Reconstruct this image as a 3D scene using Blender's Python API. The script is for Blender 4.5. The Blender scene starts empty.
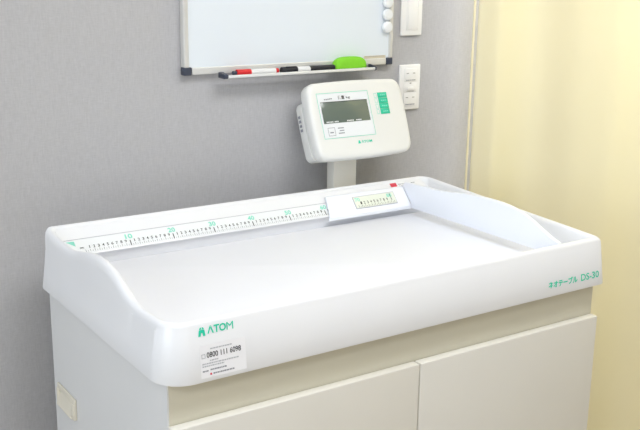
import bpy, bmesh, math, random
from mathutils import Vector, Matrix
random.seed(4)
S = bpy.context.scene
COL = S.collection
Z0 = 0.80                      # height of the tray's lower edge above the floor; the scene is built in tray coordinates

# ------------------------------------------------------------------ camera
cam_d = bpy.data.cameras.new('camera'); cam = bpy.data.objects.new('camera', cam_d); COL.objects.link(cam)
cam_d.sensor_fit = 'HORIZONTAL'; cam_d.sensor_width = 36.0; cam_d.lens = 965.034 / 640 * 36.0
cam_d.clip_start = 0.05
_r = Vector((0.83186, -0.55481, 0.01396)); _u = Vector((0.12807, 0.21637, 0.96788)); _f = Vector((0.54001, 0.80335, -0.25104))
CAMP = Vector((-0.66719, -1.31124, 0.66363))
cam.matrix_world = Matrix(((_r.x, _u.x, -_f.x, CAMP.x), (_r.y, _u.y, -_f.y, CAMP.y), (_r.z, _u.z, -_f.z, CAMP.z + Z0), (0, 0, 0, 1)))
S.camera = cam

# ------------------------------------------------------------------ world, lights, exposure
w = bpy.data.worlds.new('room_surround'); S.world = w; w.use_nodes = True
bg = w.node_tree.nodes['Background']; bg.inputs[0].default_value = (0.985, 0.99, 1.0, 1); bg.inputs[1].default_value = 0.68
S.view_settings.view_transform = 'Standard'; S.view_settings.look = 'None'
S.view_settings.exposure = -0.91; S.view_settings.gamma = 1.0; S.view_settings.use_curve_mapping = False

def area(name, loc, target, sx, sy, power, color):
    l = bpy.data.lights.new(name, 'AREA'); l.shape = 'RECTANGLE'; l.size = sx; l.size_y = sy; l.energy = power; l.color = color
    o = bpy.data.objects.new(name, l); COL.objects.link(o); o.location = loc
    o.rotation_euler = (Vector(target) - Vector(loc)).to_track_quat('-Z', 'Y').to_euler()
    return o
PANELS = [((0.55, -0.55), 25.0), ((-0.95, -1.55), 22.0), ((2.20, 0.22), 64.0)]  # last panel is an added, unseen lamp that brightens the curtain from behind
CEIL = 2.50
for (px, py), pw in PANELS:
    area('ceiling_panel_light', (px, py, CEIL - 0.045), (px, py, 0), 1.15, 0.55, pw, (0.94, 0.965, 1.0))
WINDOW_LIGHT = area('window_daylight', (-2.62, -0.65, 1.55), (0, -0.1, 0.9), 1.7, 1.3, 72.0, (0.78, 0.885, 1.0))

# ------------------------------------------------------------------ materials
MATS = {}
def lin(c):
    return tuple(((v / 255) / 12.92 if v / 255 <= 0.04045 else ((v / 255 + 0.055) / 1.055) ** 2.4) for v in c)
def mat(name, rgb, rough=0.5, metal=0.0, noise=None, bump=None, coat=0.0, spec=0.5, trans=0.0):
    """noise=(scale, amount); bump=(scale, strength)"""
    m = bpy.data.materials.new(name); m.use_nodes = True; nt = m.node_tree; b = nt.nodes['Principled BSDF']
    c = lin(rgb); b.inputs['Base Color'].default_value = (*c, 1); b.inputs['Roughness'].default_value = rough
    b.inputs['Metallic'].default_value = metal; b.inputs['Coat Weight'].default_value = coat
    b.inputs['Specular IOR Level'].default_value = spec; b.inputs['Transmission Weight'].default_value = trans
    tc = nt.nodes.new('ShaderNodeTexCoord')
    if noise:
        n = nt.nodes.new('ShaderNodeTexNoise'); n.inputs['Scale'].default_value = noise[0]; n.inputs['Detail'].default_value = 4
        nt.links.new(tc.outputs['Object'], n.inputs['Vector'])
        r = nt.nodes.new('ShaderNodeValToRGB'); a = noise[1]
        r.color_ramp.elements[0].position = 0.3; r.color_ramp.elements[1].position = 0.7
        r.color_ramp.elements[0].color = (*[v * (1 - a) for v in c], 1); r.color_ramp.elements[1].color = (*[min(1, v * (1 + a)) for v in c], 1)
        nt.links.new(n.outputs['Fac'], r.inputs['Fac']); nt.links.new(r.outputs['Color'], b.inputs['Base Color'])
    if bump:
        n = nt.nodes.new('ShaderNodeTexNoise'); n.inputs['Scale'].default_value = bump[0]; n.inputs['Detail'].default_value = 3
        nt.links.new(tc.outputs['Object'], n.inputs['Vector'])
        bp = nt.nodes.new('ShaderNodeBump'); bp.inputs['Strength'].default_value = bump[1]; bp.inputs['Distance'].default_value = 0.001
        nt.links.new(n.outputs['Fac'], bp.inputs['Height']); nt.links.new(bp.outputs['Normal'], b.inputs['Normal'])
    MATS[name] = m; return m

mat('tray_plastic', (241, 242, 245), 0.32, noise=(9, 0.006), coat=0.15)
mat('pan_plastic', (242, 243, 248), 0.38, noise=(9, 0.005))
mat('slider_plastic', (244, 247, 254), 0.34, noise=(9, 0.005))
mat('display_plastic', (238, 238, 234), 0.42, noise=(14, 0.006), bump=(900, 0.05))
mat('post_paint', (252, 248, 236), 0.45, noise=(10, 0.01))
mat('cabinet_side_laminate', (229, 230, 231), 0.34, noise=(6, 0.01))
mat('cabinet_front_laminate', (230, 227, 219), 0.42, noise=(6, 0.01))
mat('cabinet_fascia_laminate', (222, 217, 198), 0.45, noise=(6, 0.012))
mat('handle_plastic', (232, 226, 210), 0.4, noise=(20, 0.01))
mat('green_print', (44, 214, 178), 0.5, noise=(40, 0.03))
mat('pale_green_print', (140, 226, 204), 0.5, noise=(40, 0.03))
mat('green_key', (52, 200, 160), 0.42, noise=(60, 0.03))
mat('black_print', (42, 44, 50), 0.5, noise=(40, 0.05))
mat('grey_print', (150, 152, 160), 0.55, noise=(40, 0.04))
mat('light_grey_print', (196, 198, 204), 0.55, noise=(40, 0.03))
mat('slot_grey', (104, 106, 114), 0.5, noise=(40, 0.04))
mat('red_print', (214, 60, 84), 0.5, noise=(40, 0.04))
mat('white_print', (236, 238, 238), 0.5, noise=(40, 0.01))
mat('label_film', (249, 249, 253), 0.35, noise=(30, 0.006))
mat('ruler_film', (240, 243, 245), 0.3, noise=(30, 0.006))
mat('window_film', (232, 238, 228), 0.15, noise=(30, 0.01), coat=0.4)
mat('panel_film', (240, 243, 246), 0.3, noise=(30, 0.006))
mat('lcd_glass', (104, 116, 106), 0.18, noise=(25, 0.02), coat=0.5)
mat('board_enamel', (236, 243, 250), 0.20, noise=(3, 0.01), coat=0.2)
mat('board_aluminium', (228, 227, 223), 0.38, metal=0.25, noise=(30, 0.03))
mat('pen_tray_aluminium', (240, 240, 238), 0.4, metal=0.1, noise=(30, 0.02))
mat('dark_plastic', (62, 68, 84), 0.45, noise=(30, 0.05))
mat('black_plastic', (34, 36, 44), 0.4, noise=(30, 0.05))
mat('red_plastic', (222, 44, 48), 0.38, noise=(30, 0.04))
mat('white_plastic', (240, 240, 240), 0.38, noise=(30, 0.01))
mat('magnet_plastic', (246, 248, 250), 0.35, noise=(30, 0.005))
mat('eraser_felt', (132, 214, 44), 0.7, noise=(60, 0.05), bump=(500, 0.2))
mat('eraser_pad', (90, 160, 40), 0.9, noise=(200, 0.12), bump=(700, 0.4))
mat('sticker_paper', (222, 212, 190), 0.6, noise=(40, 0.03))
mat('switch_plastic', (250, 249, 247), 0.36, noise=(20, 0.006))
mat('slot_dark', (160, 157, 150), 0.6, noise=(20, 0.05))
mat('floor_vinyl', (196, 184, 164), 0.45, noise=(4, 0.10))
mat('ceiling_board', (240, 240, 238), 0.8, noise=(30, 0.02))
mat('plain_wallpaper', (226, 224, 218), 0.8, noise=(20, 0.02))
mat('window_alu', (230, 232, 234), 0.4, metal=0.3, noise=(20, 0.02))
mat('baseboard_vinyl', (150, 144, 134), 0.55, noise=(15, 0.03))

# grey woven-look wallpaper
m = mat('grey_wallpaper', (188, 187, 189), 0.72)
nt = m.node_tree; b = nt.nodes['Principled BSDF']; tc = nt.nodes.new('ShaderNodeTexCoord')
def _wv(scale_xyz, seed):
    mp = nt.nodes.new('ShaderNodeMapping'); mp.inputs['Scale'].default_value = scale_xyz; mp.inputs['Location'].default_value = (seed, seed, seed)
    n = nt.nodes.new('ShaderNodeTexNoise'); n.inputs['Scale'].default_value = 1.0; n.inputs['Detail'].default_value = 3
    nt.links.new(tc.outputs['Object'], mp.inputs['Vector']); nt.links.new(mp.outputs['Vector'], n.inputs['Vector']); return n
n1 = _wv((520, 520, 60), 0); n2 = _wv((60, 60, 520), 3)
mx = nt.nodes.new('ShaderNodeMath'); mx.operation = 'ADD'
nt.links.new(n1.outputs['Fac'], mx.inputs[0]); nt.links.new(n2.outputs['Fac'], mx.inputs[1])
rp = nt.nodes.new('ShaderNodeValToRGB'); c = lin((188, 187, 189))
mr = nt.nodes.new('ShaderNodeMapRange'); mr.inputs['From Min'].default_value = 0.6; mr.inputs['From Max'].default_value = 1.4
nt.links.new(mx.outputs[0], mr.inputs['Value']); nt.links.new(mr.outputs[0], rp.inputs['Fac'])
rp.color_ramp.elements[0].color = (*[v * 0.90 for v in c], 1); rp.color_ramp.elements[1].color = (*[v * 1.10 for v in c], 1)
nt.links.new(rp.outputs['Color'], b.inputs['Base Color'])
bp = nt.nodes.new('ShaderNodeBump'); bp.inputs['Strength'].default_value = 0.15; bp.inputs['Distance'].default_value = 0.0004
nt.links.new(mx.outputs[0], bp.inputs['Height']); nt.links.new(bp.outputs['Normal'], b.inputs['Normal'])

# yellow curtain cloth: diffuse with some light passing through
m = mat('curtain_cloth', (255, 251, 233), 0.85)
nt = m.node_tree; b = nt.nodes['Principled BSDF']; out = nt.nodes['Material Output']
tr = nt.nodes.new('ShaderNodeBsdfTranslucent'); tr.inputs['Color'].default_value = (*lin((254, 247, 211)), 1)
ms = nt.nodes.new('ShaderNodeMixShader'); ms.inputs['Fac'].default_value = 0.42
nt.links.new(b.outputs[0], ms.inputs[1]); nt.links.new(tr.outputs[0], ms.inputs[2]); nt.links.new(ms.outputs[0], out.inputs['Surface'])
tc = nt.nodes.new('ShaderNodeTexCoord'); n = nt.nodes.new('ShaderNodeTexNoise'); n.inputs['Scale'].default_value = 700
nt.links.new(tc.outputs['Object'], n.inputs['Vector']); bp = nt.nodes.new('ShaderNodeBump'); bp.inputs['Strength'].default_value = 0.15; bp.inputs['Distance'].default_value = 0.0008
nt.links.new(n.outputs['Fac'], bp.inputs['Height']); nt.links.new(bp.outputs['Normal'], b.inputs['Normal'])

# glowing diffuser of the ceiling panels
m = bpy.data.materials.new('lamp_diffuser'); m.use_nodes = True; b = m.node_tree.nodes['Principled BSDF']
b.inputs['Emission Color'].default_value = (1, 0.985, 0.96, 1); b.inputs['Emission Strength'].default_value = 6.0; MATS['lamp_diffuser'] = m
# clear glass of the window
m = bpy.data.materials.new('clear_glass'); m.use_nodes = True; nt = m.node_tree; nt.nodes.remove(nt.nodes['Principled BSDF'])
t_ = nt.nodes.new('ShaderNodeBsdfTransparent'); g_ = nt.nodes.new('ShaderNodeBsdfGlossy'); g_.inputs['Roughness'].default_value = 0.02
x_ = nt.nodes.new('ShaderNodeMixShader'); x_.inputs[0].default_value = 0.06
nt.links.new(t_.outputs[0], x_.inputs[1]); nt.links.new(g_.outputs[0], x_.inputs[2]); nt.links.new(x_.outputs[0], nt.nodes['Material Output'].inputs['Surface']); MATS['clear_glass'] = m

# ------------------------------------------------------------------ helpers
def finish(bm, name, material, parent=None, smooth=35, kind=None):
    bmesh.ops.recalc_face_normals(bm, faces=bm.faces)
    me = bpy.data.meshes.new(name); bm.to_mesh(me); bm.free()
    if smooth:
        for p in me.polygons: p.use_smooth = True
        me.set_sharp_from_angle(angle=math.radians(smooth))
    return link(me, name, material, parent, kind)
def link(me, name, material, parent=None, kind=None):
    me.materials.clear(); me.materials.append(MATS[material])
    o = bpy.data.objects.new(name, me); COL.objects.link(o)
    o.location = (0, 0, Z0)
    if parent is not None:
        o.parent = parent
        base = Vector(parent.location)
        if parent.parent is not None: base = base + Vector(parent.parent.location)
        o.location = Vector((0, 0, Z0)) - base
    if kind: o['kind'] = kind
    return o
def thing(name, label, cat, loc, group=None):
    o = bpy.data.objects.new(name, None); COL.objects.link(o); o.empty_display_size = 0.05
    o.location = (loc[0], loc[1], loc[2] + Z0); tag(o, label, cat, group); return o
def tag(o, label, cat, group=None):
    o['label'] = label; o['category'] = cat
    if group: o['group'] = group
    return o
def bevel(bm, r, seg=2, edges=None):
    bmesh.ops.bevel(bm, geom=list(edges if edges else bm.edges), offset=r, segments=seg, profile=0.5, affect='EDGES', clamp_overlap=True)
def box(x0, x1, y0, y1, z0, z1, bev=0, seg=2, bm=None):
    b2 = bmesh.new()
    bmesh.ops.create_cube(b2, size=1, matrix=Matrix.Translation(((x0 + x1) / 2, (y0 + y1) / 2, (z0 + z1) / 2)) @ Matrix.Diagonal((x1 - x0, y1 - y0, z1 - z0, 1)))
    if bev: bevel(b2, bev, seg)
    return merge(bm, b2)
def merge(bm, b2):
    if bm is None: return b2
    me = bpy.data.meshes.new('tmp'); b2.to_mesh(me); b2.free(); bm.from_mesh(me); bpy.data.meshes.remove(me); return bm
def prism(poly, axis, a0, a1, bev=0, seg=2, bm=None):
    """poly of 2D points in the two other axes (order: x,y,z without axis) extruded from a0 to a1"""
    b2 = bmesh.new()
    def P(p, a):
        v = list(p); v.insert(axis, a); return v
    A = [b2.verts.new(P(p, a0)) for p in poly]; B = [b2.verts.new(P(p, a1)) for p in poly]
    b2.faces.new(A); b2.faces.new(B[::-1]); n = len(poly)
    for i in range(n): b2.faces.new((A[i], B[i], B[(i + 1) % n], A[(i + 1) % n]))
    bmesh.ops.recalc_face_normals(b2, faces=b2.faces)
    if bev: bevel(b2, bev, seg)
    return merge(bm, b2)
def loft(loops, cap0=True, cap1=True):
    bm = bmesh.new(); L = [[bm.verts.new(p) for p in lp] for lp in loops]; n = len(loops[0])
    for a, b_ in zip(L, L[1:]):
        for i in range(n): bm.faces.new((a[i], a[(i + 1) % n], b_[(i + 1) % n], b_[i]))
    if cap0: bm.faces.new(L[0][::-1])
    if cap1: bm.faces.new(L[-1])
    return bm
def lathe(profile, origin, axis, n=32):
    """profile: list of (along, radius)"""
    ax = Vector(axis).normalized(); t = ax.orthogonal().normalized(); s = ax.cross(t)
    return loft([[Vector(origin) + ax * a + (t * math.cos(2 * math.pi * i / n) + s * math.sin(2 * math.pi * i / n)) * r for i in range(n)] for a, r in profile])
class Frame:
    """flat print: a 2D drawing plane lying on a surface"""
    def __init__(s, o, ex, ey, lift=0.0005):
        s.ex = Vector(ex).normalized(); s.ey = Vector(ey); s.ey = (s.ey - s.ex * s.ey.dot(s.ex)).normalized(); s.n = s.ex.cross(s.ey); s.o = Vector(o) + s.n * lift
    def P(s, u, v, w=0): return s.o + s.ex * u + s.ey * v + s.n * w
    def rect(s, bm, u0, u1, v0, v1, w=0, skew=0):
        f = bm.faces.new([bm.verts.new(s.P(*q, w)) for q in ((u0, v0), (u1, v0), (u1 + skew, v1), (u0 + skew, v1))]); return f
    def outline(s, bm, u0, u1, v0, v1, t, w=0):
        s.rect(bm, u0, u1, v0, v0 + t, w); s.rect(bm, u0, u1, v1 - t, v1, w); s.rect(bm, u0, u0 + t, v0 + t, v1 - t, w); s.rect(bm, u1 - t, u1, v0 + t, v1 - t, w)
    def poly(s, bm, pts, w=0):
        bm.faces.new([bm.verts.new(s.P(*q, w)) for q in pts])
    def slab(s, bm, u0, u1, v0, v1, w0, w1, bev=0.0008):
        b2 = bmesh.new(); A = [b2.verts.new(s.P(u, v, w0)) for u, v in ((u0, v0), (u1, v0), (u1, v1), (u0, v1))]; B = [b2.verts.new(s.P(u, v, w1)) for u, v in ((u0, v0), (u1, v0), (u1, v1), (u0, v1))]
        b2.faces.new(A[::-1]); b2.faces.new(B)
        for i in range(4): b2.faces.new((A[i], A[(i + 1) % 4], B[(i + 1) % 4], B[i]))
        if bev: bevel(b2, bev, 2)
        return merge(bm, b2)
    def text(s, bm, body, u0, u1, v0, v1, w=0, bold=0.0):
        """the word, stretched to fill the given rectangle"""
        V, F = glyphs(body, bold); xs = [p[0] for p in V]; ys = [p[1] for p in V]
        ax, bx_, ay, by = min(xs), max(xs), min(ys), max(ys)
        vs = [bm.verts.new(s.P(u0 + (p[0] - ax) / max(1e-6, bx_ - ax) * (u1 - u0), v0 + (p[1] - ay) / max(1e-6, by - ay) * (v1 - v0), w)) for p in V]
        for f in F:
            try: bm.faces.new([vs[i] for i in f])
            except ValueError: pass
_G = {}
def glyphs(body, bold=0.0):
    if (body, bold) in _G: return _G[(body, bold)]
    cu = bpy.data.curves.new('t', 'FONT'); cu.body = body; cu.resolution_u = 3; cu.offset = bold
    o = bpy.data.objects.new('t', cu); COL.objects.link(o)
    dg = bpy.context.evaluated_depsgraph_get(); me = bpy.data.meshes.new_from_object(o.evaluated_get(dg))
    r = ([tuple(v.co) for v in me.vertices], [tuple(p.vertices) for p in me.polygons])
    bpy.data.objects.remove(o); bpy.data.curves.remove(cu); bpy.data.meshes.remove(me); _G[(body, bold)] = r; return r
JOINED = {'tick_marks', 'numerals', 'small_print', 'fine_print', 'dark_print', 'side_print', 'screen_legends', 'small_icons', 'key_legend', 'key_icons', 'insert_print', 'sticker_print'}
def printed(bm, name, material, parent):
    me = bpy.data.meshes.new(name); bm.to_mesh(me); bm.free(); return link(me, name, material, parent, 'stuff' if name in JOINED else None)
def smooth01(t):
    t = max(0.0, min(1.0, t)); return t * t * (3 - 2 * t)
def interp(tab, x):
    if x <= tab[0][0]: return tab[0][1]
    for (a, va), (b_, vb) in zip(tab, tab[1:]):
        if x <= b_: return va + (vb - va) * (x - a) / (b_ - a)
    return tab[-1][1]
def spline(tab, x):
    """smooth (Catmull-Rom) through the table"""
    n = len(tab)
    if x <= tab[0][0]: return tab[0][1]
    if x >= tab[-1][0]: return tab[-1][1]
    for i in range(n - 1):
        if tab[i][0] <= x <= tab[i + 1][0]:
            x0, y0 = tab[i]; x1, y1 = tab[i + 1]; h = x1 - x0
            m0 = (y1 - tab[i - 1][1]) / (x1 - tab[i - 1][0]) if i > 0 else 0
            m1 = (tab[i + 2][1] - y0) / (tab[i + 2][0] - x0) if i + 2 < n else 0
            t = (x - x0) / h
            return (2 * t**3 - 3 * t**2 + 1) * y0 + (t**3 - 2 * t**2 + t) * h * m0 + (-2 * t**3 + 3 * t**2) * y1 + (t**3 - t**2) * h * m1

# ------------------------------------------------------------------ the room
YW = 0.718
XL_ROOM, XR_ROOM, YF_ROOM = -2.45, 2.95, -3.2
def struct(name, bm, material, parent=None, smooth=0):
    o = finish(bm, name, material, parent, smooth)
    if parent is None: o['kind'] = 'structure'
    return o
struct('floor', box(XL_ROOM, XR_ROOM, YF_ROOM, YW, -Z0 - 0.05, -Z0), 'floor_vinyl')
struct('wall_back', box(XL_ROOM, XR_ROOM, YW, YW + 0.1, -Z0, CEIL - Z0), 'grey_wallpaper')
struct('ceiling', box(XL_ROOM, XR_ROOM, YF_ROOM, YW, CEIL - Z0, CEIL - Z0 + 0.05), 'ceiling_board')
# left wall with a window opening
wy0, wy1, wz0, wz1 = -1.5, 0.15, 0.10, 1.35
bm = box(XL_ROOM - 0.1, XL_ROOM, YF_ROOM, wy0, -Z0, CEIL - Z0); box(XL_ROOM - 0.1, XL_ROOM, wy1, YW, -Z0, CEIL - Z0, bm=bm)
box(XL_ROOM - 0.1, XL_ROOM, wy0, wy1, -Z0, wz0, bm=bm); box(XL_ROOM - 0.1, XL_ROOM, wy0, wy1, wz1, CEIL - Z0, bm=bm)
struct('wall_left', bm, 'plain_wallpaper')
struct('wall_right', box(XR_ROOM, XR_ROOM + 0.1, YF_ROOM, YW, -Z0, CEIL - Z0), 'plain_wallpaper')
struct('baseboard_back', box(XL_ROOM, XR_ROOM, YW - 0.008, YW, -Z0, -Z0 + 0.07, 0.002), 'baseboard_vinyl')
bm = box(XL_ROOM - 0.07, XL_ROOM - 0.03, wy0, wy0 + 0.05, wz0, wz1); box(XL_ROOM - 0.07, XL_ROOM - 0.03, wy1 - 0.05, wy1, wz0, wz1, bm=bm)
box(XL_ROOM - 0.07, XL_ROOM - 0.03, wy0 + 0.05, wy1 - 0.05, wz0, wz0 + 0.05, bm=bm); box(XL_ROOM - 0.07, XL_ROOM - 0.03, wy0 + 0.05, wy1 - 0.05, wz1 - 0.05, wz1, bm=bm)
box(XL_ROOM - 0.07, XL_ROOM - 0.03, (wy0 + wy1) / 2 - 0.025, (wy0 + wy1) / 2 + 0.025, wz0 + 0.05, wz1 - 0.05, bm=bm)
win = struct('window_1', bm, 'window_alu')
for a, b_ in ((wy0 + 0.05, (wy0 + wy1) / 2 - 0.025), ((wy0 + wy1) / 2 + 0.025, wy1 - 0.05)):
    finish(box(XL_ROOM - 0.053, XL_ROOM - 0.047, a, b_, wz0 + 0.05, wz1 - 0.05), 'pane', 'clear_glass', win, 0)

# ------------------------------------------------------------------ ceiling lamps
for i, ((px, py), pw) in enumerate(PANELS):
    t = thing('ceiling_light', ['recessed white ceiling light panel above the weighing table', 'recessed white ceiling light panel nearer the window wall', 'added unseen ceiling light panel backlighting the yellow curtain'][i], 'ceiling light', (px, py, CEIL - Z0), 'ceiling light panels')
    zc = CEIL - Z0
    bm = None
    for (a, b_, c_, d) in ((-0.62, 0.62, -0.32, -0.29), (-0.62, 0.62, 0.29, 0.32), (-0.62, -0.59, -0.29, 0.29), (0.59, 0.62, -0.29, 0.29)):
        bm = box(px + a, px + b_, py + c_, py + d, zc - 0.03, zc, bm=bm)
    finish(bm, 'frame', 'white_plastic', t, 0)
    finish(box(px - 0.59, px + 0.59, py - 0.29, py + 0.29, zc - 0.02, zc - 0.012), 'diffuser', 'lamp_diffuser', t, 0)

# ------------------------------------------------------------------ curtain
CDX, CDY = 0.64, 0.768
def curtain():
    bm = bmesh.new(); nx, nz = 260, 14
    z0, z1 = -0.785, 1.62
    g = []
    for i in range(nx + 1):
        s = i / nx; L = s * 1.75
        bx_, by_ = 1.150 + L * CDX, 0.660 - L * CDY
        ph = L / 0.30 * 2 * math.pi
        col = []
        for k in range(nz + 1):
            q = k / nz
            amp = (0.018 + 0.010 * math.sin(L * 5.1 + 1.0)) * (1.05 - 0.25 * q)
            d = amp * math.sin(ph + 0.9 * math.sin(L * 7.3) + 0.25 * math.sin(q * 2.2)) + 0.003 * math.sin(ph * 2.3 + 1.3 + q)
            if L < 0.06: d *= L / 0.06
            along = 0.010 * math.cos(ph)
            col.append(bm.verts.new((bx_ + CDY * d + along * CDX, by_ + CDX * d - along * CDY, z0 + (z1 - z0) * q)))
        g.append(col)
    for i in range(nx):
        for k in range(nz):
            bm.faces.new((g[i][k], g[i + 1][k], g[i + 1][k + 1], g[i][k + 1]))
    return bm
t = thing('curtain', 'pale yellow hanging curtain with soft folds right of the white table', 'curtain', (1.15, 0.66, -0.785))
o = finish(curtain(), 'cloth', 'curtain_cloth', t, 80)
md = o.modifiers.new('thickness', 'SOLIDIFY'); md.thickness = 0.0012
bm = box(1.1465, 1.1525, 0.6580, 0.6620, -0.785, 1.62, 0.001)
finish(bm, 'side_hem', 'curtain_cloth', t, 30)
bm = prism([(1.115, 0.690), (1.130, 0.702), (2.320, -0.726), (2.305, -0.738)], 2, 1.63, 1.70)
finish(bm, 'curtain_rail', 'white_plastic', t, 0)

# ------------------------------------------------------------------ cabinet
XL, XR, YB = -0.0802, 0.968, 0.6183
bx0, bx1, by0, by1 = XL + 0.0155, XR - 0.0155, 0.0235, YB - 0.0165
zb = -Z0
t = thing('cabinet', 'beige two-door cabinet carrying the white weighing tray', 'cabinet', ((bx0 + bx1) / 2, (by0 + by1) / 2, zb))
CAB = t
finish(prism([(bx0, by0), (bx0 + 0.0028, by0), (bx0 + 0.0028, by0 + 0.0185), (bx0 + 0.02, by0 + 0.0185), (bx0 + 0.02, by1), (bx0, by1)], 2, zb + 0.06, -0.0005), 'side_panel', 'cabinet_side_laminate', t, 30)
finish(box(bx1 - 0.02, bx1, by0 + 0.0185, by1, zb + 0.06, -0.0005, 0.0015), 'side_panel', 'cabinet_side_laminate', t, 30)
finish(box(bx0 + 0.02, bx1 - 0.02, by1 - 0.012, by1, zb + 0.06, -0.001), 'back_panel', 'cabinet_side_laminate', t, 0)
finish(box(bx0 + 0.003, bx1 + 0.002, by0, by0 + 0.018, -0.085, -0.0005, 0.001), 'fascia', 'cabinet_fascia_laminate', t, 0)
finish(box(bx0 + 0.02, bx1 - 0.02, by0 + 0.02, by1 - 0.012, zb + 0.06, zb + 0.08), 'bottom_panel', 'cabinet_front_laminate', t, 0)
finish(box(bx0 + 0.03, bx1 - 0.03, by0 + 0.04, by1 - 0.02, zb, zb + 0.06), 'plinth', 'cabinet_fascia_laminate', t, 0)
xm = 0.4525
for a, b_ in ((bx0, xm - 0.0016), (xm + 0.0016, bx1)):
    finish(box(a, b_, 0.0025, by0 - 0.0012, zb + 0.065, -0.0725, 0.0022, 3), 'door', 'cabinet_front_laminate', t, 30)
# moulded recessed grip on the left side panel
hy0, hy1, hz0, hz1, hx = 0.466, 0.572, -0.250, -0.203, bx0
h = finish(merge(box(hx - 0.0055, hx, hy0, hy1, hz1 - 0.013, hz1, 0.003, 3), merge(box(hx - 0.0085, hx, hy0, hy0 + 0.016, hz0, hz1 - 0.010, 0.0025, 3), merge(box(hx - 0.0075, hx, hy1 - 0.010, hy1, hz0, hz1 - 0.010, 0.0025, 3), box(hx - 0.0110, hx, hy0 + 0.01, hy1 - 0.008, hz0, hz0 + 0.005, 0.0022, 3)))), 'grip', 'handle_plastic', t, 40)
h['label'] = 'cream plastic grip'
finish(prism([(hx - 0.0105, hz0 + 0.004), (hx, hz0 + 0.004), (hx, hz1 - 0.014), (hx - 0.0004, hz1 - 0.014)], 1, hy0 + 0.014, hy1 - 0.009), 'grip_pocket', 'handle_plastic', h, 0)

# ------------------------------------------------------------------ weighing tray
tray = thing('weighing_tray', 'large white moulded weighing tray with raised ends on top of the cabinet', 'tray', ((XL + XR) / 2, YB / 2, 0))
H1, H2, H3, FL = 0.1313, 0.1035, 0.1045, 0.0108
LEFT = [(0.0, 0.1035), (0.03, 0.1035), (0.089, 0.1010), (0.1337, 0.1015), (0.1753, 0.1095), (0.2134, 0.1262), (0.2555, 0.1386), (0.300, 0.1430), (0.345, 0.1400), (0.398, 0.1295), (0.440, 0.1200), (0.480, 0.1180), (0.540, 0.1205), (0.589, 0.1265), (0.618, 0.1313)]
def rim_h(x, y):
    wl = smooth01((XL + 0.055 - x) / 0.045); wr = smooth01((x - (XR - 0.05)) / 0.045)
    wb = smooth01((y - 0.30) / 0.02)
    front = H2
    base = front * (1 - wb) + H1 * wb
    hl = spline(LEFT, y); hr = H3 + (H1 - H3) * y / YB
    return base * (1 - wl - wr) + hl * wl + hr * wr
def rr_loop(inset, rad=(0.056, 0.018, 0.05, 0.026), nc=9, nl=(44, 44, 26, 44)):
    """rounded rectangle, counter-clockwise from the front-left corner: FL, FR, BR, BL"""
    x0, x1, y0, y1 = XL + inset, XR - inset, inset, YB - inset
    rs = [max(0.006, r - inset) for r in rad]
    cs = [(x0 + rs[0], y0 + rs[0]), (x1 - rs[1], y0 + rs[1]), (x1 - rs[2], y1 - rs[2]), (x0 + rs[3], y1 - rs[3])]
    pts = []
    for k in range(4):
        a0 = math.pi + k * math.pi / 2
        arc = [(cs[k][0] + rs[k] * math.cos(a0 + j / nc * math.pi / 2), cs[k][1] + rs[k] * math.sin(a0 + j / nc * math.pi / 2)) for j in range(nc + 1)]
        pts += arc
        nk = (k + 1) % 4; a1 = math.pi + nk * math.pi / 2
        nxt = (cs[nk][0] + rs[nk] * math.cos(a1), cs[nk][1] + rs[nk] * math.sin(a1))
        n = nl[(0, 2, 1, 3)[k]] if k != 3 else 60
        for j in range(1, n): pts.append((arc[-1][0] + (nxt[0] - arc[-1][0]) * j / n, arc[-1][1] + (nxt[1] - arc[-1][1]) * j / n))
    return pts
outer = rr_loop(0.0); HS = [rim_h(x, y) for x, y in outer]
FLOOR = 0.045
def layer(inset, zf):
    return [(x, y, zf(h)) for (x, y), h in zip(rr_loop(inset), HS)]
loops = [layer(0.004, lambda h: 0.0), layer(0.0008, lambda h: 0.0006), layer(0.0, lambda h: 0.003),
         layer(FL * 0.95 * 0.4, lambda h: 0.4 * (H2 - 0.018)), layer(FL * 0.95, lambda h: H2 - 0.018), layer(FL * 1.0, lambda h: h - 0.0172), layer(FL * 1.12, lambda h: h - 0.009), layer(FL * 1.35, lambda h: h - 0.0042), layer(FL * 1.65, lambda h: h - 0.0010),
         layer(FL * 1.95, lambda h: h), layer(FL * 2.25, lambda h: h - 0.0010), layer(FL * 2.5, lambda h: h - 0.0042), layer(FL * 2.65, lambda h: h - 0.011),
         layer(FL * 3.1, lambda h: FLOOR + (h - FLOOR) * 0.35), layer(FL * 3.5, lambda h: FLOOR + 0.006), layer(FL * 4.0, lambda h: FLOOR)]
shell = finish(loft(loops), 'tray_shell', 'tray_plastic', tray, 60)
# ledge along the back that carries the ruler
LEDGE = [(0.5905, 0.1238), (0.578, 0.1125), (0.5455, 0.0785), (0.5442, 0.0762), (0.5455, 0.0745), (0.556, 0.0720), (0.556, 0.0450), (0.5905, 0.0450)]
finish(prism(LEDGE, 0, XL + 0.030, XR - 0.030), 'ruler_ledge', 'tray_plastic', tray, 40)
# flat weighing pan lying in the tray
def pan_loop(ins, z):
    x0, x1, y0, y1, r = XL + 0.052 + ins, XR - 0.052 - ins, 0.052 + ins, 0.553 - ins, 0.02
    pts = []
    for k, (cx, cy) in enumerate(((x0 + r, y0 + r), (x1 - r, y0 + r), (x1 - r, y1 - r), (x0 + r, y1 - r))):
        for j in range(7):
            a = math.pi + k * math.pi / 2 + j / 6 * math.pi / 2; pts.append((cx + r * math.cos(a), cy + r * math.sin(a), z))
    return pts
finish(loft([pan_loop(0, FLOOR), pan_loop(0, FLOOR + 0.003), pan_loop(0.0025, FLOOR + 0.0052), pan_loop(0.006, FLOOR + 0.006)]), 'weighing_pan', 'pan_plastic', tray, 50)

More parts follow.
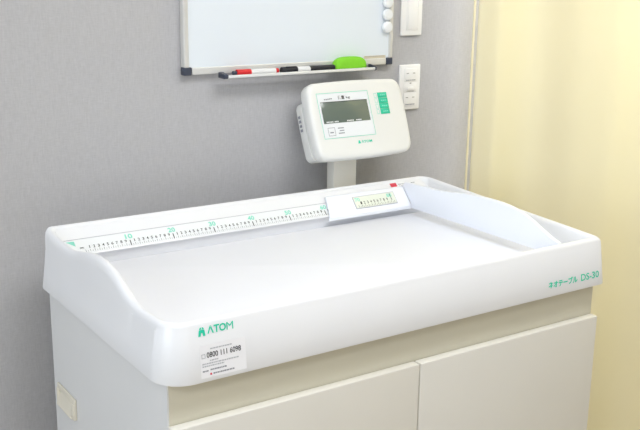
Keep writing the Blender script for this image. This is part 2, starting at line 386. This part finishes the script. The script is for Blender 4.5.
# ruler strip on the sloping ledge: u along x, v up the slope
ea, eb = Vector((0, 0.5455, 0.0785)), Vector((0, 0.578, 0.1125)); SL = (eb - ea).length
RF = Frame(ea, (1, 0, 0), eb - ea, 0.0)
bm = bmesh.new(); RF.slab(bm, -0.045, XR - 0.045, 0.0010, 0.0345, 0.0, 0.0010, 0)
ruler = finish(bm, 'ruler_strip', 'ruler_film', tray, 0)
LIFT = 0.0014
bm = bmesh.new(); RF.slab(bm, -0.045, XR - 0.045, 0.0338, 0.0350, 0.0, 0.0018, 0)
finish(bm, 'strip_edge', 'light_grey_print', ruler, 0)
bmt, bmn, bmg = bmesh.new(), bmesh.new(), bmesh.new()
V0 = 0.0022
CMX = 0.1
for mm in range(0, 801, 5):
    x = mm * 0.001
    if mm % 100 == 0 and mm: RF.rect(bmn, x - 0.0010, x + 0.0010, V0, V0 + 0.0125, LIFT)
    elif mm % 10 == 0: RF.rect(bmt, x - 0.0004, x + 0.0004, V0, V0 + 0.0056, LIFT)
    else: RF.rect(bmt, x - 0.0003, x + 0.0003, V0, V0 + 0.0036, LIFT)
for cmv in range(1, 80):
    x = cmv * 0.01
    if cmv % 10:
        d = str(cmv % 10); wd = 0.0016 if d == '1' else 0.0046
        RF.text(bmn, d, x - wd / 2, x + wd / 2, V0 + 0.0080, V0 + 0.0146, LIFT, 0.012)
for k in range(1, 9):
    x = k * 0.1; b3 = bmesh.new(); RF.text(b3, str(k * 10), x - 0.0088, x + 0.0080, V0 + 0.0160, V0 + 0.0275, LIFT, 0.035); printed(b3, 'ten_numeral', 'pale_green_print', ruler)
RF.text(bmn, 'cm', -0.011, -0.0025, V0 + 0.0085, V0 + 0.0125, LIFT, 0.01)
printed(bmt, 'tick_marks', 'slot_grey', ruler); printed(bmn, 'numerals', 'black_print', ruler); bmg.free()
bm = bmesh.new(); RF.poly(bm, [(-0.036, 0.0305), (-0.019, 0.0305), (-0.0185, 0.0180)], LIFT)
printed(bm, 'start_triangle', 'pale_green_print', ruler)
# small red sticker high on the back wall, next to the slider
e1, e2 = Vector((0, 0.578, 0.1125)), Vector((0, 0.5905, 0.1238))
SF = Frame(e1, (1, 0, 0), e2 - e1, 0.0008)
bm = bmesh.new(); SF.rect(bm, 0.823, 0.843, 0.0006, 0.0164)
STK = printed(bm, 'red_mark', 'red_print', tray)
bm = bmesh.new()
for r_, (a, b_) in enumerate(((0.849, 0.902), (0.849, 0.877))):
    u = a
    while u < b_:
        l = random.uniform(0.003, 0.007); SF.rect(bm, u, min(b_, u + l), 0.0098 - r_ * 0.006, 0.0118 - r_ * 0.006); u += l + 0.0015
printed(bm, 'small_print', 'grey_print', tray)

# printing on the front wall
def front_frame():
    sl = Vector((0, FL * 0.95, H2 - 0.018))
    return Frame((0, 0, 0), (1, 0, 0), sl, 0.0007)
FF = front_frame()
bm = bmesh.new()
# emblem: a bold A-shaped figure with a waist notch
u0, u1, v0, v1 = -0.0135, -0.0005, 0.0785, 0.0935
def em(pts): FF.poly(bm, [(u0 + a * (u1 - u0), v0 + b_ * (v1 - v0)) for a, b_ in pts])
em([(0.0, 0.0), (0.34, 0.0), (0.40, 0.36), (0.10, 0.62)]); em([(0.66, 0.0), (1.0, 0.0), (0.90, 0.62), (0.60, 0.36)])
em([(0.10, 0.62), (0.40, 0.36), (0.60, 0.36), (0.90, 0.62), (0.82, 0.72), (0.18, 0.72)])
em([(0.16, 0.76), (0.44, 0.76), (0.46, 1.0), (0.26, 0.96)]); em([(0.56, 0.76), (0.84, 0.76), (0.74, 0.96), (0.54, 1.0)])
for ch, a, b_ in (('Λ', 0.0030, 0.0150), ('T', 0.0150, 0.0255), ('O', 0.0250, 0.0375), ('M', 0.0385, 0.0510)):
    FF.text(bm, ch, a, b_, 0.0805, 0.0935, 0, 0.0 if ch == 'M' else 0.028)
o = printed(bm, 'brand_lettering', 'green_print', tray); o['label'] = 'green maker emblem and lettering'
bm = bmesh.new()
for body, a, b_ in (('ネオテーブル', 0.790, 0.877), ('DS-30', 0.888, 0.944)):
    FF.text(bm, body, a, b_, 0.0185, 0.0335, 0, 0.012 if 'DS' in body else 0.035)
o = printed(bm, 'model_lettering', 'green_print', tray); o['label'] = 'green katakana and letter-number marking'
bm = bmesh.new(); FF.rect(bm, -0.013, 0.0715, 0.0075, 0.0625, -0.0003)
lab = printed(bm, 'phone_label', 'label_film', tray); lab['label'] = 'pale sticker printed with a phone number'
bm = bmesh.new(); FF.text(bm, '0800 111 6098', -0.0010, 0.0625, 0.0405, 0.0500, 0, 0.014)
printed(bm, 'phone_number', 'black_print', lab)
bm = bmesh.new()
def rows(F, bm, specs, th):
    for a, b_, v in specs:
        u = a
        while u < b_:
            l = random.uniform(0.0015, 0.005); F.rect(bm, u, min(b_, u + l), v, v + th); u += l + 0.0007
rows(FF, bm, [(0.006, 0.046, 0.0540), (-0.010, 0.058, 0.0300), (-0.010, 0.030, 0.0258), (0.004, 0.020, 0.0345)], 0.0022)
FF.outline(bm, -0.0105, -0.0035, 0.0405, 0.0480, 0.0012)
printed(bm, 'fine_print', 'light_grey_print', lab)
bm = bmesh.new(); rows(FF, bm, [(-0.010, 0.001, 0.0178), (0.004, 0.034, 0.0188), (0.009, 0.048, 0.0118)], 0.0024)
printed(bm, 'dark_print', 'grey_print', lab)
bm = bmesh.new(); FF.rect(bm, 0.003, 0.0062, 0.0112, 0.0145); printed(bm, 'red_dot', 'red_print', lab)

# ------------------------------------------------------------------ sliding foot board
sx0, sx1, fx = 0.601, 0.852, 0.853
sl = thing('measuring_slider', 'white sliding foot board with a window over the tray ruler', 'measuring slider', ((sx0 + sx1) / 2, 0.55, 0.061))
g = 0.0022
IN = [(0.5790, 0.1160), (0.5775 - g, 0.1135 + g), (0.5445 - g * 1.2, 0.0792 + g), (0.5425 - g * 1.2, 0.0745), (0.5412 - g, 0.0670)]
OUT = [(0.5345, 0.0670), (0.5345, 0.0745), (0.5362, 0.0780), (0.5680, 0.1140), (0.5715, 0.1175), (0.5760, 0.1182)]
cb = prism(IN + OUT, 0, sx0, sx1, 0.0007, 1)
for v in cb.verts:
    if v.co.x < sx0 + 0.01: v.co.x += (v.co.z - 0.067) / 0.051 * 0.014
finish(cb, 'carriage', 'slider_plastic', sl, 40)
fa, fb = Vector((0, 0.5362, 0.0780)), Vector((0, 0.5680, 0.1140))
CF = Frame(fa, (1, 0, 0), fb - fa, 0.0)
wv0, wv1, wu0, wu1 = 0.0105, 0.0405, 0.688, 0.812
bm = bmesh.new(); CF.slab(bm, wu0 - 0.002, wu1 + 0.002, wv0 - 0.002, wv1 + 0.002, 0.0002, 0.0016, 0.0006)
vw = finish(bm, 'window_frame', 'light_grey_print', sl, 30)
bm = bmesh.new(); CF.rect(bm, wu0, wu1, wv0, wv1, 0.0019); printed(bm, 'window_pane', 'window_film', vw)
bmt, bmn, bmg = bmesh.new(), bmesh.new(), bmesh.new()
for mm in range(0, 111, 5):
    x = 0.696 + mm * 0.001
    CF.rect(bmt, x - 0.0004, x + 0.0004, wv0 + 0.001, wv0 + (0.0075 if mm % 10 == 0 else 0.004), 0.0022)
for k in range(1, 11):
    if k == 10: continue
    x = 0.696 + k * 0.01; CF.text(bmn, str(k % 10), x - 0.0022, x + 0.0022, wv0 + 0.009, wv0 + 0.0165, 0.0022, 0.012)
for k, x in ((70, 0.698), (80, 0.796)):
    b3 = bmesh.new(); CF.text(b3, str(k), x - 0.0075, x + 0.0075, wv0 + 0.0175, wv0 + 0.0275, 0.0022, 0.02); printed(b3, 'ten_numeral', 'pale_green_print', vw)
CF.rect(bmn, 0.7985, 0.8000, wv0 + 0.008, wv0 + 0.028, 0.0022)
printed(bmt, 'tick_marks', 'black_print', vw); printed(bmn, 'numerals', 'black_print', vw); bmg.free()
PL = [(0.030, 0.0945), (0.0426, 0.0980), (0.0662, 0.1055), (0.0962, 0.1180), (0.1428, 0.1368), (0.190, 0.1472), (0.2544, 0.1500), (0.3386, 0.1445), (0.380, 0.1395), (0.428, 0.1345), (0.486, 0.1325), (0.536, 0.1305), (0.565, 0.1300)]
ys = [0.040 + (0.565 - 0.040) * i / 48 for i in range(49)]
poly = [(y, spline(PL, y)) for y in ys] + [(0.5760, 0.1185), (0.5390, 0.0800), (0.5390, 0.0680), (0.060, 0.0680), (0.046, 0.073)]
b2 = prism(poly, 0, fx, fx + 0.011)
bevel(b2, 0.0024, 2, [e for e in b2.edges if abs(e.verts[0].co.x - e.verts[1].co.x) < 1e-5])
finish(b2, 'foot_board', 'slider_plastic', sl, 40)

# ------------------------------------------------------------------ digital weight display on its post
DS = 0.982; tilt = 0.3892
DC = CAMP + (Vector((0.72268, 0.645, 0.30211)) - CAMP) * DS
EX = Vector((1, 0, 0)); EY = Vector((0, math.sin(tilt), math.cos(tilt))); EN = EX.cross(EY)
DFm = Frame(DC, EX, EY, 0.0)
disp = thing('weight_display', 'off-white digital weight display on a short post behind the tray', 'display', (0.727, 0.666, -Z0))
def disp_loop(u0, u1, v0, v1, r, wv, bulge=0.003, nc=8, ns=10):
    pts = []; cs = [(u0 + r, v0 + r), (u1 - r, v0 + r), (u1 - r, v1 - r), (u0 + r, v1 - r)]
    for k in range(4):
        a0 = math.pi + k * math.pi / 2
        for j in range(nc + 1):
            a = a0 + j / nc * math.pi / 2; pts.append([cs[k][0] + r * math.cos(a), cs[k][1] + r * math.sin(a)])
        a1 = a0 + math.pi / 2; nk = (k + 1) % 4
        A = pts[-1]; B = [cs[nk][0] + r * math.cos(a1), cs[nk][1] + r * math.sin(a1)]
        nrm = (math.cos(a0 + math.pi / 2), math.sin(a0 + math.pi / 2))
        for j in range(1, ns):
            s_ = j / ns; bl = bulge * math.sin(math.pi * s_)
            pts.append([A[0] + (B[0] - A[0]) * s_ + nrm[0] * bl, A[1] + (B[1] - A[1]) * s_ + nrm[1] * bl])
    return [DFm.P(p[0] * DS, p[1] * DS, wv) for p in pts]
U0, U1, W0, W1 = -0.101, 0.189, -0.109, 0.086
def dl(ins, wv, rr=0.026): return disp_loop(U0 + ins, U1 - ins, W0 + ins, W1 - ins, max(0.008, rr - ins * 0.6), wv)
finish(loft([dl(0.006, -0.036), dl(0.001, -0.034), dl(0.0, -0.030), dl(0.0, -0.010), dl(0.0012, -0.0055), dl(0.004, -0.0022), dl(0.008, -0.0006), dl(0.013, 0.0)]), 'housing', 'display_plastic', disp, 45)
def rl(ins, wv): return disp_loop(-0.102 + ins, 0.176 - ins, -0.103 + ins, 0.048 - ins, 0.014, wv, 0.001)
rear = finish(loft([rl(0.007, -0.070), rl(0.002, -0.067), rl(0.0, -0.062), rl(0.0, -0.036)]), 'rear_housing', 'display_plastic', disp, 45)
# marks on the left edge of the rear housing
SFm = Frame(DFm.P(-0.1030 * DS, 0.0, -0.066), EN, EY, 0.0)
SFm.n = -EX
bm = bmesh.new()
for k in range(4): SFm.rect(bm, 0.008, 0.018, 0.010 - k * 0.011, 0.0165 - k * 0.011, 0.0016)
printed(bm, 'side_print', 'grey_print', rear)
def sc(*a): return [q * DS for q in a]
bm = bmesh.new(); DFm.rect(bm, *sc(-0.0765, 0.0765, -0.0560, 0.0560), 0.0004)
face = printed(bm, 'face_panel', 'panel_film', disp)
bm = bmesh.new(); DFm.outline(bm, *sc(-0.0785, 0.0785, -0.0578, 0.0578), 0.0012, 0.0006); printed(bm, 'panel_border', 'pale_green_print', face)
bm = bmesh.new(); DFm.slab(bm, *sc(-0.0713, 0.0708, -0.0194, 0.0351), 0.0, 0.0012, 0.0005)
lcd = finish(bm, 'lcd_screen', 'lcd_glass', disp, 30)
bm = bmesh.new(); DFm.rect(bm, *sc(-0.0713, 0.0708), 0.0335 * DS, 0.0351 * DS, 0.0015)
printed(bm, 'screen_edge', 'black_print', lcd)
bm = bmesh.new()
for a, b_ in ((-0.064, -0.046), (-0.040, -0.030), (-0.002, 0.018), (0.026, 0.042)):
    u = a
    while u < b_: DFm.rect(bm, u * DS, (u + 0.0032) * DS, -0.0175 * DS, -0.0145 * DS, 0.0015); u += 0.0042
printed(bm, 'screen_legends', 'white_print', lcd)
bm = bmesh.new(); DFm.text(bm, '体重', *sc(-0.016, 0.004, 0.0392, 0.0492), 0.0007, 0.02); DFm.text(bm, 'kg', *sc(0.009, 0.021, 0.0395, 0.0465), 0.0007, 0.01)
printed(bm, 'weight_lettering', 'black_print', face)
bm = bmesh.new()
for a, v in ((-0.058, 0.0400), (-0.053, 0.0400), (-0.048, 0.0405), (-0.043, 0.0410), (-0.038, 0.0412)): DFm.rect(bm, a * DS, (a + 0.004) * DS, v * DS, (v + 0.003) * DS, 0.0007)
DFm.outline(bm, *sc(-0.0640, -0.0430, -0.0510, -0.0300), 0.0011, 0.0007); DFm.rect(bm, *sc(-0.0590, -0.0480, -0.0440, -0.0410), 0.0007)
for k in range(3): DFm.rect(bm, (-0.034 + 0.004 * (k % 2)) * DS, -0.016 * DS, (-0.034 - k * 0.0065) * DS, (-0.0315 - k * 0.0065) * DS, 0.0007)
printed(bm, 'small_icons', 'grey_print', face)
bm = bmesh.new(); DFm.poly(bm, [tuple(sc(0.0185, -0.0765)), tuple(sc(0.0265, -0.0765)), tuple(sc(0.0245, -0.0685)), tuple(sc(0.0205, -0.0685))], 0.0004)
DFm.text(bm, 'ΛTOM', *sc(0.0285, 0.0620, -0.0760, -0.0690), 0.0004, 0.03)
printed(bm, 'brand_lettering', 'green_print', disp)
for k in range(4):
    bm = bmesh.new(); DFm.slab(bm, 0.1075 * DS, 0.1365 * DS, (0.0360 - k * 0.0143) * DS, (0.0497 - k * 0.0143) * DS, 0.0, 0.0014, 0.0006)
    key = finish(bm, 'key', 'green_key', disp, 30)
    bm = bmesh.new()
    for a in (0.115, 0.1205, 0.126): DFm.rect(bm, a * DS, (a + 0.004) * DS, (0.0415 - k * 0.0143) * DS, (0.0440 - k * 0.0143) * DS, 0.0017)
    printed(bm, 'key_legend', 'pale_green_print', key)
bm = bmesh.new()
for k in range(4): DFm.outline(bm, 0.0960 * DS, 0.1045 * DS, (0.0370 - k * 0.0143) * DS, (0.0487 - k * 0.0143) * DS, 0.0009, 0.0004)
printed(bm, 'key_icons', 'pale_green_print', disp)
# post (top cut to the slope of the housing's back)
px0, px1, py0, py1 = 0.692, 0.762, 0.650, 0.683
backz = lambda y: (DC.z + (-0.102 * DS) * EY.z - 0.069 * EN.z) + (y - (DC.y + (-0.102 * DS) * EY.y - 0.069 * EN.y)) * EY.z / EY.y
ps = prism([(py0, -Z0 + 0.012), (py1, -Z0 + 0.012), (py1, backz(py1) - 0.001), (py0, backz(py0) - 0.001)], 0, px0, px1)
bevel(ps, 0.003, 2, [e for e in ps.edges if abs(e.verts[0].co.z - e.verts[1].co.z) > 0.3])
finish(ps, 'post', 'post_paint', disp, 40)
finish(box(0.60, 0.85, 0.622, 0.708, -Z0, -Z0 + 0.012, 0.002), 'post_base', 'post_paint', disp, 30)

# ------------------------------------------------------------------ whiteboard
wx0, wx1, wz0_, wz1_, yf = 0.3055, 0.9045, 0.4145, 0.866, 0.6985
wb = thing('whiteboard', 'white wall board with a silver frame and pen tray', 'whiteboard', ((wx0 + wx1) / 2, YW, wz0_))
finish(box(wx0 + 0.008, wx1 - 0.008, yf + 0.0035, YW - 0.0005, wz0_ + 0.008, wz1_ - 0.008), 'writing_surface', 'board_enamel', wb, 0)
fw = 0.0165
for nm, bb in (('frame_rail', (wx0 + 0.020, wx1 - 0.020, wz0_, wz0_ + fw)), ('frame_rail', (wx0 + 0.020, wx1 - 0.020, wz1_ - fw, wz1_)), ('frame_rail', (wx0, wx0 + 0.0125, wz0_ + 0.017, wz1_ - 0.017)), ('frame_rail', (wx1 - 0.0125, wx1, wz0_ + 0.017, wz1_ - 0.017))):
    finish(box(bb[0], bb[1], yf, YW - 0.0005, bb[2], bb[3], 0.0022, 3), nm, 'board_aluminium', wb, 40)
for cx0 in (wx0 - 0.001, wx1 - 0.0195):
    for cz0 in (wz0_ - 0.001, wz1_ - 0.0175):
        finish(box(cx0, cx0 + 0.0205, yf - 0.0012, YW - 0.0005, cz0, cz0 + 0.0185, 0.003, 3), 'corner_cap', 'dark_plastic', wb, 40)
# pen tray
pt0, pt1 = 0.390, 0.830
prof = [(yf - 0.0005, 0.4060), (yf - 0.0005, 0.4080), (0.671, 0.4080), (0.6695, 0.4130), (0.6670, 0.4130), (0.6665, 0.4072), (0.6690, 0.4055)]
pen_tray = finish(prism(prof, 0, pt0 + 0.012, pt1 - 0.004, 0.0004, 1), 'pen_tray', 'pen_tray_aluminium', wb, 40)
endp = [(yf - 0.0005, 0.4050), (yf - 0.0005, 0.4180), (0.690, 0.4190), (0.675, 0.4160), (0.6655, 0.4142), (0.6655, 0.4065), (0.669, 0.4045)]
finish(prism(endp, 0, pt0 + 0.002, pt0 + 0.012, 0.0012, 2), 'end_cap', 'dark_plastic', pen_tray, 40)
finish(prism(endp, 0, pt1 - 0.004, pt1 - 0.0005, 0.0008, 2), 'end_cap', 'dark_plastic', pen_tray, 40)
# printed maker sticker at the lower right of the board
SB = Frame((0, yf + 0.0034, 0), (1, 0, 0), (0, 0, 1), 0.0004)
bm = bmesh.new(); SB.rect(bm, 0.814, 0.884, 0.4315, 0.4385); st = printed(bm, 'board_sticker', 'sticker_paper', wb)
bm = bmesh.new(); rows(SB, bm, [(0.818, 0.880, 0.4360)], 0.0012)
for v in bm.verts: v.co.y -= 0.0003
printed(bm, 'sticker_print', 'slot_dark', st)

# magnets
for k, z in enumerate((0.5105, 0.5420, 0.5735)):
    lbl = ['round white magnet, lowest of three at the whiteboard\'s right edge', 'round white magnet, middle of three at the whiteboard\'s right edge', 'round white magnet, topmost of three at the whiteboard\'s right edge'][k]
    t = thing('magnet', lbl, 'magnet', (0.882, yf, z), 'white magnets on the whiteboard edge')
    mo = finish(lathe([(0.0, 0.0142), (0.0062, 0.0142), (0.0080, 0.0132), (0.0086, 0.0118)], (0.882, yf - 0.0003, z), (0, -1, 0), 36), 'magnet_body', 'magnet_plastic', t, 40)
    finish(lathe([(0.0084, 0.0100), (0.0094, 0.0095), (0.0096, 0.0080)], (0.882, yf - 0.0003, z), (0, -1, 0), 32), 'magnet_face', 'magnet_plastic', t, 40)

# markers lying in the pen tray
def marker(label, x0, parts, yc=0.680, r=0.0078):
    t = thing('marker', label, 'marker', (x0, yc, 0.4080), 'markers in the whiteboard pen tray')
    zc = 0.4080 + r + 0.0004
    for nm, a, b_, rad, mt in parts:
        e = 0.0008
        finish(lathe([(0, rad - e), (e, rad), (b_ - a - e, rad), (b_ - a, rad - e)], (x0 + a, yc, zc), (1, 0, 0), 20), nm, mt, t, 40)
    return t
marker('white whiteboard marker with a red cap in the pen tray', 0.420, [('tip_end', 0.0, 0.010, 0.0050, 'dark_plastic'), ('cap', 0.010, 0.048, 0.0078, 'red_plastic'), ('barrel', 0.0482, 0.116, 0.0070, 'white_plastic'), ('end_plug', 0.1162, 0.124, 0.0062, 'red_plastic')])
t = marker('black-capped whiteboard marker lying against the green eraser', 0.5530, [('cap', 0.0, 0.044, 0.0080, 'black_plastic'), ('collar', 0.0442, 0.081, 0.0070, 'white_plastic'), ('barrel', 0.0812, 0.1535, 0.0078, 'black_plastic')])
finish(box(0.563, 0.592, 0.6735, 0.6765, 0.4225, 0.4255, 0.001), 'cap_clip', 'black_plastic', t, 40)

# green eraser
er = thing('eraser', 'bright green domed whiteboard eraser in the pen tray', 'eraser', (0.756, 0.684, 0.4080))
ex0, ex1 = 0.7080, 0.8060
lo = []
for i in range(25):
    s_ = i / 24; x = ex0 + (ex1 - ex0) * s_
    e = max(0.0, 1 - abs(2 * s_ - 1) ** 4.5) ** 0.5
    top = 0.0045 + 0.0235 * e * (0.94 + 0.06 * math.sin(math.pi * s_)); hw = 0.0065 + 0.0065 * e
    yc = 0.6845
    pr = [(-1, 0), (-1, 0.45), (-0.93, 0.75), (-0.72, 0.94), (-0.35, 1.0), (0.35, 1.0), (0.72, 0.94), (0.93, 0.75), (1, 0.45), (1, 0)]
    lo.append([(x, yc + a * hw, 0.4130 + b_ * top) for a, b_ in pr])
finish(loft(lo), 'eraser_body', 'eraser_felt', er, 60)
finish(box(ex0 + 0.004, ex1 - 0.004, 0.6735, 0.6955, 0.4082, 0.4131, 0.001), 'eraser_pad', 'eraser_pad', er, 30)

# ------------------------------------------------------------------ switch and socket plates
sw = thing('wall_switch', 'white rocker switch plate on the grey wall right of the whiteboard', 'wall switch', (0.974, YW, 0.484))
a, b_, c_, d = 0.9395, 1.0095, 0.4855, 0.6055
finish(box(a, b_, YW - 0.0085, YW - 0.0003, c_, d, 0.0028, 3), 'plate', 'switch_plastic', sw, 40)
bm = None
for q in ((0.9560, 0.9590, 0.4990, 0.5920), (0.9930, 0.9960, 0.4990, 0.5920), (0.9590, 0.9930, 0.4990, 0.5020), (0.9590, 0.9930, 0.5890, 0.5920)):
    bm = box(q[0], q[1], YW - 0.0105, YW - 0.0080, q[2], q[3], 0.0006, 1, bm=bm)
finish(bm, 'bezel', 'switch_plastic', sw, 40)
finish(prism([(YW - 0.0118, 0.5030), (YW - 0.0080, 0.5030), (YW - 0.0080, 0.5880), (YW - 0.0100, 0.5880)], 0, 0.9598, 0.9922, 0.0008, 2), 'rocker', 'switch_plastic', sw, 40)
so = thing('wall_socket', 'white double power socket plate on the grey wall below the switch', 'socket', (0.976, YW, 0.289))
a, b_, c_, d = 0.9405, 1.0105, 0.2890, 0.4090
finish(box(a, b_, YW - 0.0085, YW - 0.0003, c_, d, 0.0028, 3), 'plate', 'switch_plastic', so, 40)
for nm, q in (('socket_insert', (0.9545, 0.9965, 0.3640, 0.3990)), ('lamp_insert', (0.9545, 0.9965, 0.3360, 0.3630)), ('socket_insert', (0.9545, 0.9965, 0.2990, 0.3350))):
    ins = finish(box(q[0], q[1], YW - 0.0105, YW - 0.0080, q[2], q[3], 0.0008, 2), nm, 'switch_plastic', so, 40)
    yy = YW - 0.0106
    IFm = Frame((0, yy, 0), (1, 0, 0), (0, 0, 1), 0.0003)
    bm = bmesh.new(); zc = (q[2] + q[3]) / 2
    if nm == 'socket_insert':
        IFm.rect(bm, 0.9610, 0.9690, zc + 0.004, zc + 0.0058); IFm.rect(bm, 0.9825, 0.9905, zc + 0.004, zc + 0.0058)
        printed(bm, 'slot', 'slot_dark', ins)
        bm = bmesh.new()
        rows(IFm, bm, [(0.960, 0.992, q[2] + 0.003)], 0.0022); printed(bm, 'insert_print', 'grey_print', ins)
    else:
        IFm.rect(bm, 0.9725, 0.9785, 0.3585, 0.3610); rows(IFm, bm, [(0.963, 0.988, 0.3375)], 0.0014); printed(bm, 'insert_print', 'slot_dark', ins)
        finish(box(0.9640, 0.9870, YW - 0.0125, YW - 0.0105, 0.3410, 0.3500, 0.0008, 2), 'button', 'switch_plastic', ins, 40)
